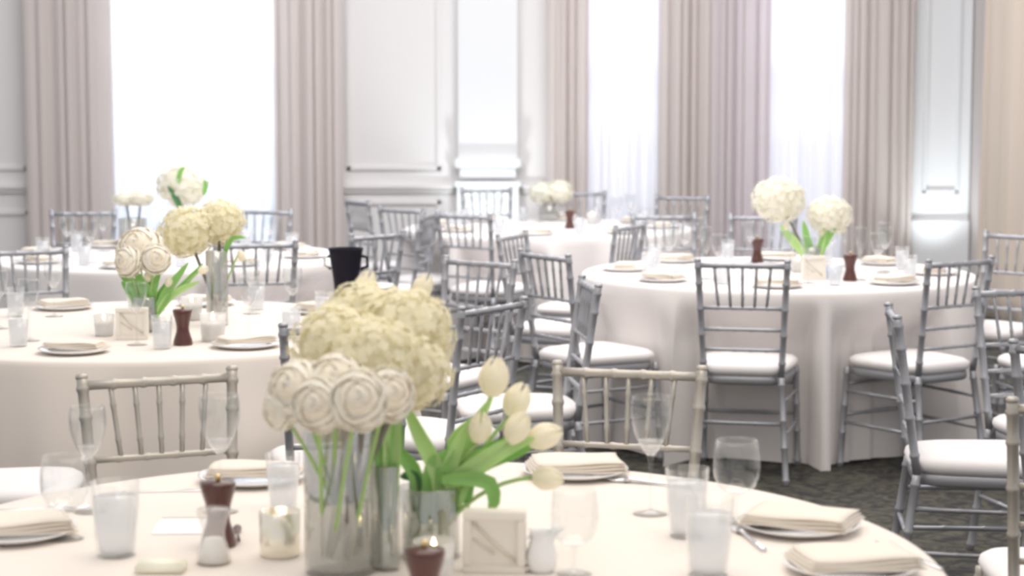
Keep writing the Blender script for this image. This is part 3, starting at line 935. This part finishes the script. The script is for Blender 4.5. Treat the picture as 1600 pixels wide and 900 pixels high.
merc_parts = [
    ('glass_cup', G().lathe(shell([(0.0, 0.0), (0.032, 0.0), (0.036, 0.005), (0.037, 0.082)], 0.002), 28).me('glass_cup', 'mercury'), []),
    ('wax', G().lathe([(0.0, 0.004), (0.032, 0.005), (0.034, 0.05), (0.0, 0.048)], 24).me('wax', 'wax'), []),
    ('flame', G().lathe([(0.0, 0.052), (0.0045, 0.058), (0.0035, 0.066), (0.0, 0.076)], 10).me('flame', 'flame'), [])]


def block_parts():
    w_, t = 0.108, 0.038
    g = G()
    for x0, x1, z0, z1 in ((-w_ / 2, w_ / 2, 0, 0.014), (-w_ / 2, w_ / 2, w_ - 0.014, w_), (-w_ / 2, -w_ / 2 + 0.014, 0.014, w_ - 0.014), (w_ / 2 - 0.014, w_ / 2, 0.014, w_ - 0.014)):
        g.box(x0, x1, -t / 2, t / 2, z0, z1, 0.002)
    fr = g.me('frame', 'box', False)
    g = G().box(-w_ / 2 + 0.012, w_ / 2 - 0.012, -t / 2 + 0.008, t / 2 - 0.008, 0.012, w_ - 0.012)
    pn = g.me('panel', 'box', False)
    y = -t / 2 + 0.007
    rib = G().tube([(-0.036, y, 0.088), (0.002, y - 0.002, 0.05), (0.036, y, 0.022)], 0.003, 8).tube([(-0.036, y, 0.06), (0.0, y - 0.002, 0.034)], 0.002, 8).me('raised_line', 'box_dark')
    return [('frame', fr, []), ('panel', pn, [('raised_line', rib)])]


wine_p = Proto('wine_glass', wineglass())
wine_small = Proto('wine_glass', wineglass(0.21, 0.036))
tumbler_p = Proto('water_tumbler', tumbler())
tumbler_tall = Proto('water_tumbler', tumbler(0.135, 0.034, 0.044))
goblet_p = Proto('water_goblet', goblet())
flute_p = Proto('champagne_flute', [(n, m, s) for n, m, s in wineglass(0.24, 0.026, False)])
pepper_p = Proto('pepper_mill', pepper_parts)
salt_p = Proto('salt_mill', salt_parts)
votive_p = Proto('votive_candle', votive_parts)
merc_p = Proto('votive_candle', merc_parts)
block_p = Proto('table_number_block', block_parts())


def single(name, me, loc, rz, label, cat, group=None):
    return tag(obj(name, me, None, loc, (0, 0, rz)), label, cat, group)


def plate_napkin(p, rz, plabel, nlabel, k=0, gp=None, gn=None, plate=True):
    if plate: single('dinner_plate', plate_me, p, 0, plabel, 'plate', gp)
    single('folded_napkin', NAP[k], (p[0], p[1], p[2] + (0.0165 if plate else 0.0)), rz, nlabel, 'napkin', gn)


# cutlery
def knife_mesh():
    g = G(); vs = []; fs = []
    st = [(-.11, .005), (-.10, .0065), (-.02, .005), (0, .0045), (.02, .0085), (.08, .0095), (.10, .007), (.115, .001)]
    for x, w_ in st: vs += [(x, -w_ * .6, 0), (x, w_, 0), (x, w_, .0025), (x, -w_ * .6, .0025)]
    for i in range(len(st) - 1):
        for j in range(4): fs.append((i * 4 + j, i * 4 + (j + 1) % 4, i * 4 + 4 + (j + 1) % 4, i * 4 + 4 + j))
    fs += [(0, 3, 2, 1), tuple(len(vs) - 4 + j for j in range(4))]
    return g.add(vs, fs).me('knife', 'steel')


def fork_mesh():
    g = G().tube([(-.10, 0, .003), (-.05, 0, .004), (0, 0, .006), (.035, 0, .008), (.05, 0, .006)], [.006, .004, .003, .004, .009], 8)
    for k in (-1.5, -.5, .5, 1.5): g.tube([(.048, k * .005, .006), (.075, k * .0055, .004), (.098, k * .005, .009)], [.002, .0018, .001], 6)
    return g.me('fork', 'steel')


KN, FK = knife_mesh(), fork_mesh()

# --- near table setting
q = P(898, 742); plate_napkin(q, R(6), 'white plate under the napkin right of the tulips, far side of the near table', 'folded ecru napkin on the far side of the near table, right of the tulips', 2)
q = P(1248, 828); plate_napkin(q, R(-24), 'white plate at the right side of the near table under a napkin', 'folded ecru napkin at right on the near table beside the water goblet', 2)
q = P(1330, 893); plate_napkin(q, R(10), 'white plate at the lower right edge of the near table', 'folded napkin nearest the lower right edge of the near table', 2)
q = P(395, 752); plate_napkin(q, R(0), 'white plate behind the frosted tumbler at left of the bouquet', 'folded napkin behind the frosted tumbler at left of the bouquet', 0)
q = P(22, 838); plate_napkin(q, R(20), 'white plate at the left picture edge of the near table', 'folded napkin at the left picture edge of the near table', 2)
wine_p(P(345, 800), 0, 'tall wine glass at left on the near table, before the silver chair', 'wine glass')
wine_p(P(1016, 803), 0, 'tall wine glass right of centre on the near table, before the other near chair back', 'wine glass')
goblet_p(P(1150, 815), 0, 'short-stemmed wide water goblet right of the two tumblers', 'goblet')
tumbler_p(P(1073, 838), 0, 'frosty tumbler of iced water left of the goblet, the farther of two', 'tumbler')
tumbler_tall(P(1106, 898), 0, 'frosty tumbler of iced water at bottom, the nearer of two', 'tumbler')
tumbler_p(P(443, 795), 0, 'frosty tumbler left of the tall vase, behind the gold votive', 'tumbler', scale=0.86)
goblet_p(P(897, 897), 0, 'large clear empty glass right of the cream block', 'goblet', scale=0.92)
goblet_p(P(103, 842), 0, 'clear water goblet at left on the near table, dark rim reflections', 'goblet', scale=0.98)
tumbler_tall(P(182, 868), 0, 'pale frosty tumbler at left on the near table beside the goblet', 'tumbler')
wine_p(P(140, 800), 0, 'wine glass standing behind the frosty tumbler at left', 'wine glass', scale=0.9)
pepper_p(P(342, 853), 0, 'dark brown pepper mill at left of the near table behind a clear salt mill', 'pepper mill')
salt_p(P(334, 880), 0, 'clear salt mill in front of the brown pepper mill at left', 'salt mill')
pepper_p(P(664, 975), 0, 'dark brown pepper mill cut by the bottom edge before the tulip vase', 'pepper mill')
merc_p(P(438, 868), 0, 'gold flecked glowing votive candle left of the tall vase', 'candle')
votive_p(P(678, 912), 0, 'white votive candle behind the front pepper mill', 'candle')
votive_p(P(562, 873), 0, 'small white votive candle just behind the tall vase', 'candle')
block_p(P(773, 893), R(-4), 'cream square block frame standing right of the tulip vase, nearest of three', 'table decoration')


def creamer_parts():
    g = G().lathe(shell([(0.0, 0.0), (0.020, 0.0), (0.026, 0.010), (0.028, 0.028), (0.022, 0.050), (0.019, 0.062), (0.023, 0.074)], 0.002), 24)
    for i in range(len(g.v)):
        v = g.v[i]
        if v.z > 0.055 and v.x > 0.012: v.x += (v.z - 0.055) * 1.1; v.y *= 0.5
    h = G().tube([(-0.020, 0, 0.064), (-0.036, 0, 0.060), (-0.042, 0, 0.042), (-0.036, 0, 0.024), (-0.026, 0, 0.018)], 0.0035, 8)
    return [('jug_body', g.me('jug_body', 'china'), []), ('handle', h.me('handle', 'china'), [])]


Proto('cream_jug', creamer_parts())(P(846, 893), R(20), 'small white china cream jug between the block and the empty glass', 'jug')
# scallop-folded cloth pieces, small items
single('dessert_knife', KN, P(975, 752, TZ + .0005), R(150), 'knife beside the napkin right of the tulips', 'knife')
single('dessert_fork', FK, P(1012, 757, TZ + .0005), R(158), 'fork beside the napkin, behind the right wine glass', 'fork')
single('dessert_knife', KN, P(1420, 868, TZ + .0005), R(110), 'knife at the right edge of the near table', 'knife')
single('dessert_fork', FK, P(1168, 843, TZ + .0005), R(100), 'fork between the goblet and the right napkin', 'fork')
single('dessert_knife', KN, P(275, 768, TZ + .0005), R(6), 'knife lying before the pepper mill at far left side of the near table', 'knife')
single('dessert_fork', FK, P(60, 800, TZ + .0005), R(10), 'fork at left edge of the near table above the plate', 'fork')
g = G().box(-0.055, 0.055, -0.07, 0.07, 0, 0.0016)
mc = empty('menu_card', P(290, 822, TZ + .0006), R(2)); tag(mc, 'flat lilac white menu card with a sage band at left on the near table', 'menu card')
obj('card', g.me('card', 'menu', False), mc); obj('band', G().box(-0.055, 0.055, 0.062, 0.07, 0.0016, 0.0022).me('band', 'sage', False), mc)
single('butter_block', G().box(-.042, .042, -.025, .025, 0, .018, .004).me('butter', 'yellow'), P(252, 893), 0, 'pale yellow butter block at the bottom left beside the menu card', 'butter')
g = G().tube([(0, 0, 0), (0.004, 0, 0.03), (0.012, 0, 0.075)], [.003, .003, .006], 8)
single('coffee_spoon', G().tube([(-.05, 0, .004), (.0, 0, .004), (.03, 0, .005), (.045, 0, .004), (.055, 0, .005)], [.003, .0022, .002, .009, .003], 8).me('spoon', 'brown'), P(372, 838, TZ + .003), R(100), 'small dark spoon right of the pepper mill at left', 'spoon')


# --- items of the other tables
def on(T, deg, r, dz=0.0):        # a place on table T by angle and radius
    return Vector((T[0] + r * math.cos(R(deg)), T[1] + r * math.sin(R(deg)), TZ + dz))


SIDES = ['right', 'back right', 'back', 'back left', 'left', 'front left', 'front', 'front right']


def lay(T, where, flutes=False):  # eight places, told apart by the side of the table they are on
    for k in range(8):
        a = 45 * k - 8; w_ = 'at the ' + SIDES[k] + ' of ' + where
        plate_napkin(on(T, a, 0.72), R(a + 90 + rnf.uniform(-8, 8)), 'white dinner plate ' + w_, 'folded napkin on the plate ' + w_, k % 2, 'plates on ' + where, 'napkins on ' + where)
        wine_small(on(T, a + 15, 0.52), 0, 'clear wine glass ' + w_, 'wine glass', 'wine glasses on ' + where)
        tumbler_p(on(T, a + 23, 0.64), 0, 'iced water tumbler ' + w_, 'tumbler', 'tumblers on ' + where, scale=0.85)
        if flutes: flute_p(on(T, a + 4, 0.49), 0, 'slim champagne flute ' + w_, 'champagne flute', 'flutes on ' + where)


lay(T3, 'the left round table')
lay(T2, 'the right round table', True)
lay(T4, 'the far middle round table')
lay(T5, 'the far left round table')

# left table centre
tb = 'on the left table'
v3 = P(340, 508); vase(v3, 0.040, 0.27, 'tall glass cylinder vase behind the pepper mill on the left table', 0.5)
for px, py, dd, r, lab in [(292, 362, 0.0, 0.104, 'large cream hydrangea in the left table bouquet, lower left of the pair'),
                           (342, 348, 0.06, 0.094, 'cream hydrangea at right in the left table bouquet')]:
    bloom('hydrangea', PD(px, py, v3.y + dd), r, v3 + Vector((0.01, 0, 0.03)), lab, None, HY, axis=(-0.2, -.2, 1))
c = PD(374, 392, v3.y + 0.02)
bloom('tulip', c, 0.036, v3 + Vector((0.01, 0, 0.1)), 'cream tulip hanging over the right side of the left table bouquet', None, [TU], axis=(0.4, -0.1, -1),
      leaves=[(lp([(345, 420), (360, 375), (385, 372)], v3.y, 6), 0.010, 'leaf')])
v3b = P(228, 518); vase(v3b, 0.050, 0.125, 'short glass cylinder holding roses and tulips on the left table', 0.6)
for px, py, dd, r, ax, lab in [(218, 388, 0, 0.082, (-0.2, -.8, .6), 'large ivory rose above the short vase of the left table'), (200, 408, -0.05, 0.056, (-.6, -.8, .2), 'ivory rose at left of the short vase on the left table'),
                               (243, 404, -0.05, 0.054, (.3, -.9, .2), 'ivory rose at right of the short vase on the left table')]:
    bloom('rose', PD(px, py, v3b.y + dd), r, v3b + Vector((0, 0, 0.03)), lab, None, RO, axis=ax)
for px, py, ax, lab in [(232, 440, (0, -.2, 1), 'cream tulip standing in the middle of the short vase on the left table'), (262, 448, (.3, -.2, 1), 'small cream tulip right in the short vase on the left table'),
                        (310, 425, (1, 0, .4), 'cream tulip leaning far right toward the tall vase on the left table')]:
    bloom('tulip', PD(px, py, v3b.y - 0.02), 0.034, v3b + Vector((0.01, 0, 0.04)), lab, None, [TU], axis=ax,
          leaves=[(lp([(240, 480), ((px + 245) / 2, 455), (px + (8 if px > 250 else -6), py - 14)], v3b.y, 7), 0.012, 'leaf')])
r_ = empty('greenery_sprig', v3b + Vector((0, 0, 0.03))); tag(r_, 'bright green leaves spreading from the short vase of the left table', 'leaves')
for path, W, m in [([(230, 500), (215, 455), (182, 418)], 0.022, 'leaf'), ([(235, 500), (230, 460), (212, 425)], 0.024, 'leaf'), ([(240, 500), (240, 455), (252, 418)], 0.014, 'leaf'), ([(240, 500), (262, 455), (295, 410)], 0.016, 'leaf'), ([(240, 500), (268, 462), (312, 440)], 0.014, 'leaf_pale'), ([(228, 500), (208, 462), (190, 440)], 0.016, 'leaf')]:
    obj('leaf', leaf_mesh([p - r_.location for p in lp(path, v3b.y - 0.02, 8)], W, m), r_)
pepper_p(P(286, 539), 0, 'dark brown waisted pepper mill at the centre of the left table', 'pepper mill')
block_p(P(207, 530), R(5), 'cream square block frame on the left table before the short vase', 'table decoration')
Proto('small_bottle', [('bottle_body', G().lathe([(0, 0), (.013, 0), (.0155, .004), (.0165, .04), (.014, .065), (.009, .075), (0, .076)], 18).me('bottle_body', 'dark_green'), []),
                       ('cap', G().lathe([(0, .075), (.009, .075), (.0095, .088), (0, .090)], 14).me('cap', 'black'), [])])(P(238, 519), 0, 'small dark bottle between the cream block and the pepper mill on the left table', 'bottle')
votive_p(P(300, 500), 0, 'glowing white votive behind the pepper mill on the left table', 'candle', scale=1.15)
votive_p(P(333, 533), 0, 'white votive candle right of the pepper mill on the left table', 'candle', scale=1.25)
votive_p(P(163, 525), 0, 'white votive candle left of the cream block on the left table', 'candle')
# black bucket
bp = P(541, 482)
bk = empty('wine_bucket', bp); tag(bk, 'black tapered wine bucket standing at the right rim of the left table', 'bucket')
obj('bucket_body', G().lathe(shell([(0.0, 0.0), (0.036, 0.0), (0.039, 0.006), (0.050, 0.12), (0.066, 0.225), (0.070, 0.236)], 0.003), 32).me('bucket_body', 'black'), bk)
for s in (-1, 1):
    obj('handle', G().tube([(s * 0.063, 0, 0.205), (s * 0.083, 0, 0.20), (s * 0.084, 0, 0.165), (s * 0.058, 0, 0.155)], 0.006, 8).me('handle', 'steel' if s < 0 else 'black'), bk)
# black bucket stands on the table edge beside the glasses

# right table centre
v2 = P(1268, 422); vase(v2, 0.066, 0.115, 'round glass vase of the right table behind the cream block', 0.6)
for px, py, r, lab in [(1217, 312, 0.118, 'large creamy white hydrangea ball, left of the pair on the right table'), (1297, 336, 0.100, 'smaller creamy white hydrangea ball, right of the pair on the right table')]:
    bloom('hydrangea', PD(px, py, v2.y), r * 1.05, v2 + Vector((0, 0, 0.03)), lab, None, HW, axis=(0, -.2, 1))
for px, py, ax, lab in [(1230, 362, (-.3, 0, 1), 'small white tulip below the left hydrangea ball of the right table'), (1283, 372, (.2, 0, 1), 'white tulip low in the middle of the right table vase'), (1310, 352, (.8, 0, -.7), 'white tulip drooping at the right under the smaller hydrangea ball of the right table')]:
    bloom('tulip', PD(px, py, v2.y - 0.04), 0.042, v2 + Vector((0.01, 0, 0.04)), lab, None, [TU], axis=ax)
r_ = empty('greenery_sprig', v2 + Vector((0, 0, 0.03))); tag(r_, 'light green leaves curving under the flower balls of the right table', 'leaves')
for path, W, m in [([(1268, 410), (1240, 378), (1218, 352)], 0.022, 'leaf_pale'), ([(1270, 410), (1262, 380), (1255, 345)], 0.020, 'leaf'), ([(1272, 410), (1290, 375), (1306, 352)], 0.022, 'leaf'), ([(1272, 410), (1282, 385), (1288, 358)], 0.018, 'leaf_pale')]:
    obj('leaf', leaf_mesh([p - r_.location for p in lp(path, v2.y - 0.05, 8)], W, m), r_)
block_p(P(1271, 437), 0, 'cream square block frame on the right table before the vase', 'table decoration')
pepper_p(P(1328, 439), 0, 'reddish brown pepper mill right of the block on the right table', 'pepper mill')
pepper_p(P(1183, 410), 0, 'pepper mill half hidden behind a chair rail on the right table', 'pepper mill')
votive_p(P(1247, 425), 0, 'white votive candle left of the block on the right table', 'candle')
Proto('votive_candle', [('glass_cup', G().lathe(shell([(0.0, 0.0), (0.028, 0.0), (0.033, 0.008), (0.036, 0.06)], 0.002), 24).me('glass_cup', 'bluish'), []),
                        ('wax', G().lathe([(0, .004), (.026, .004), (.029, .03), (0, .03)], 20).me('wax', 'wax'), [])])(P(1302, 436), 0, 'pale blue glass votive between block and pepper mill on the right table', 'candle')

# far middle table centre
v4 = P(858, 345); vase(v4, 0.07, 0.10, 'round glass vase on the far middle table', 0.6)
for px, py, r, lab in [(846, 302, 0.085, 'white hydrangea at left of the far middle table'), (874, 300, 0.092, 'creamy white hydrangea at right of the far middle table')]:
    bloom('hydrangea', PD(px, py, v4.y), r, v4 + Vector((0, 0, 0.03)), lab, None, HW, axis=(0, 0, 1))
pepper_p(P(890, 357), 0, 'dark pepper mill on the far middle table right of the flowers', 'pepper mill', scale=0.95)
votive_p(P(925, 350), 0, 'white votive on the far middle table right of the pepper mill', 'candle')
# far left table centre
v5 = P(285, 392); vase(v5, 0.045, 0.20, 'tall glass vase on the far left table before the bright window', 0.5)
bloom('hydrangea', PD(285, 290, v5.y), 0.135, v5 + Vector((0, 0, 0.03)), 'greenish white hydrangea standing highest against the bright window', None, HW, axis=(0, 0, 1),
      leaves=[(lp([(284, 330), (276, 312), (262, 290)], v5.y - .12, 6), 0.018, 'leaf_dark'), (lp([(278, 290), (282, 268), (290, 262)], v5.y - .12, 6), 0.014, 'leaf'), (lp([(318, 305), (322, 290), (318, 280)], v5.y - .12, 6), 0.014, 'leaf')])
v5b = P(208, 388); vase(v5b, 0.075, 0.165, 'wide glass cylinder on the far left table', 0.5)
bloom('hydrangea', PD(196, 311, v5b.y), 0.070, v5b + Vector((0, 0, 0.03)), 'flat cream flower head at left over the wide glass cylinder by the left curtain', None, HW, axis=(0, 0, 1), squash=0.65)
bloom('hydrangea', PD(220, 310, v5b.y), 0.075, v5b + Vector((0.02, 0, 0.03)), 'flat cream flower head at right over the wide glass cylinder by the left curtain', None, HW, axis=(0, 0, 1), squash=0.65)
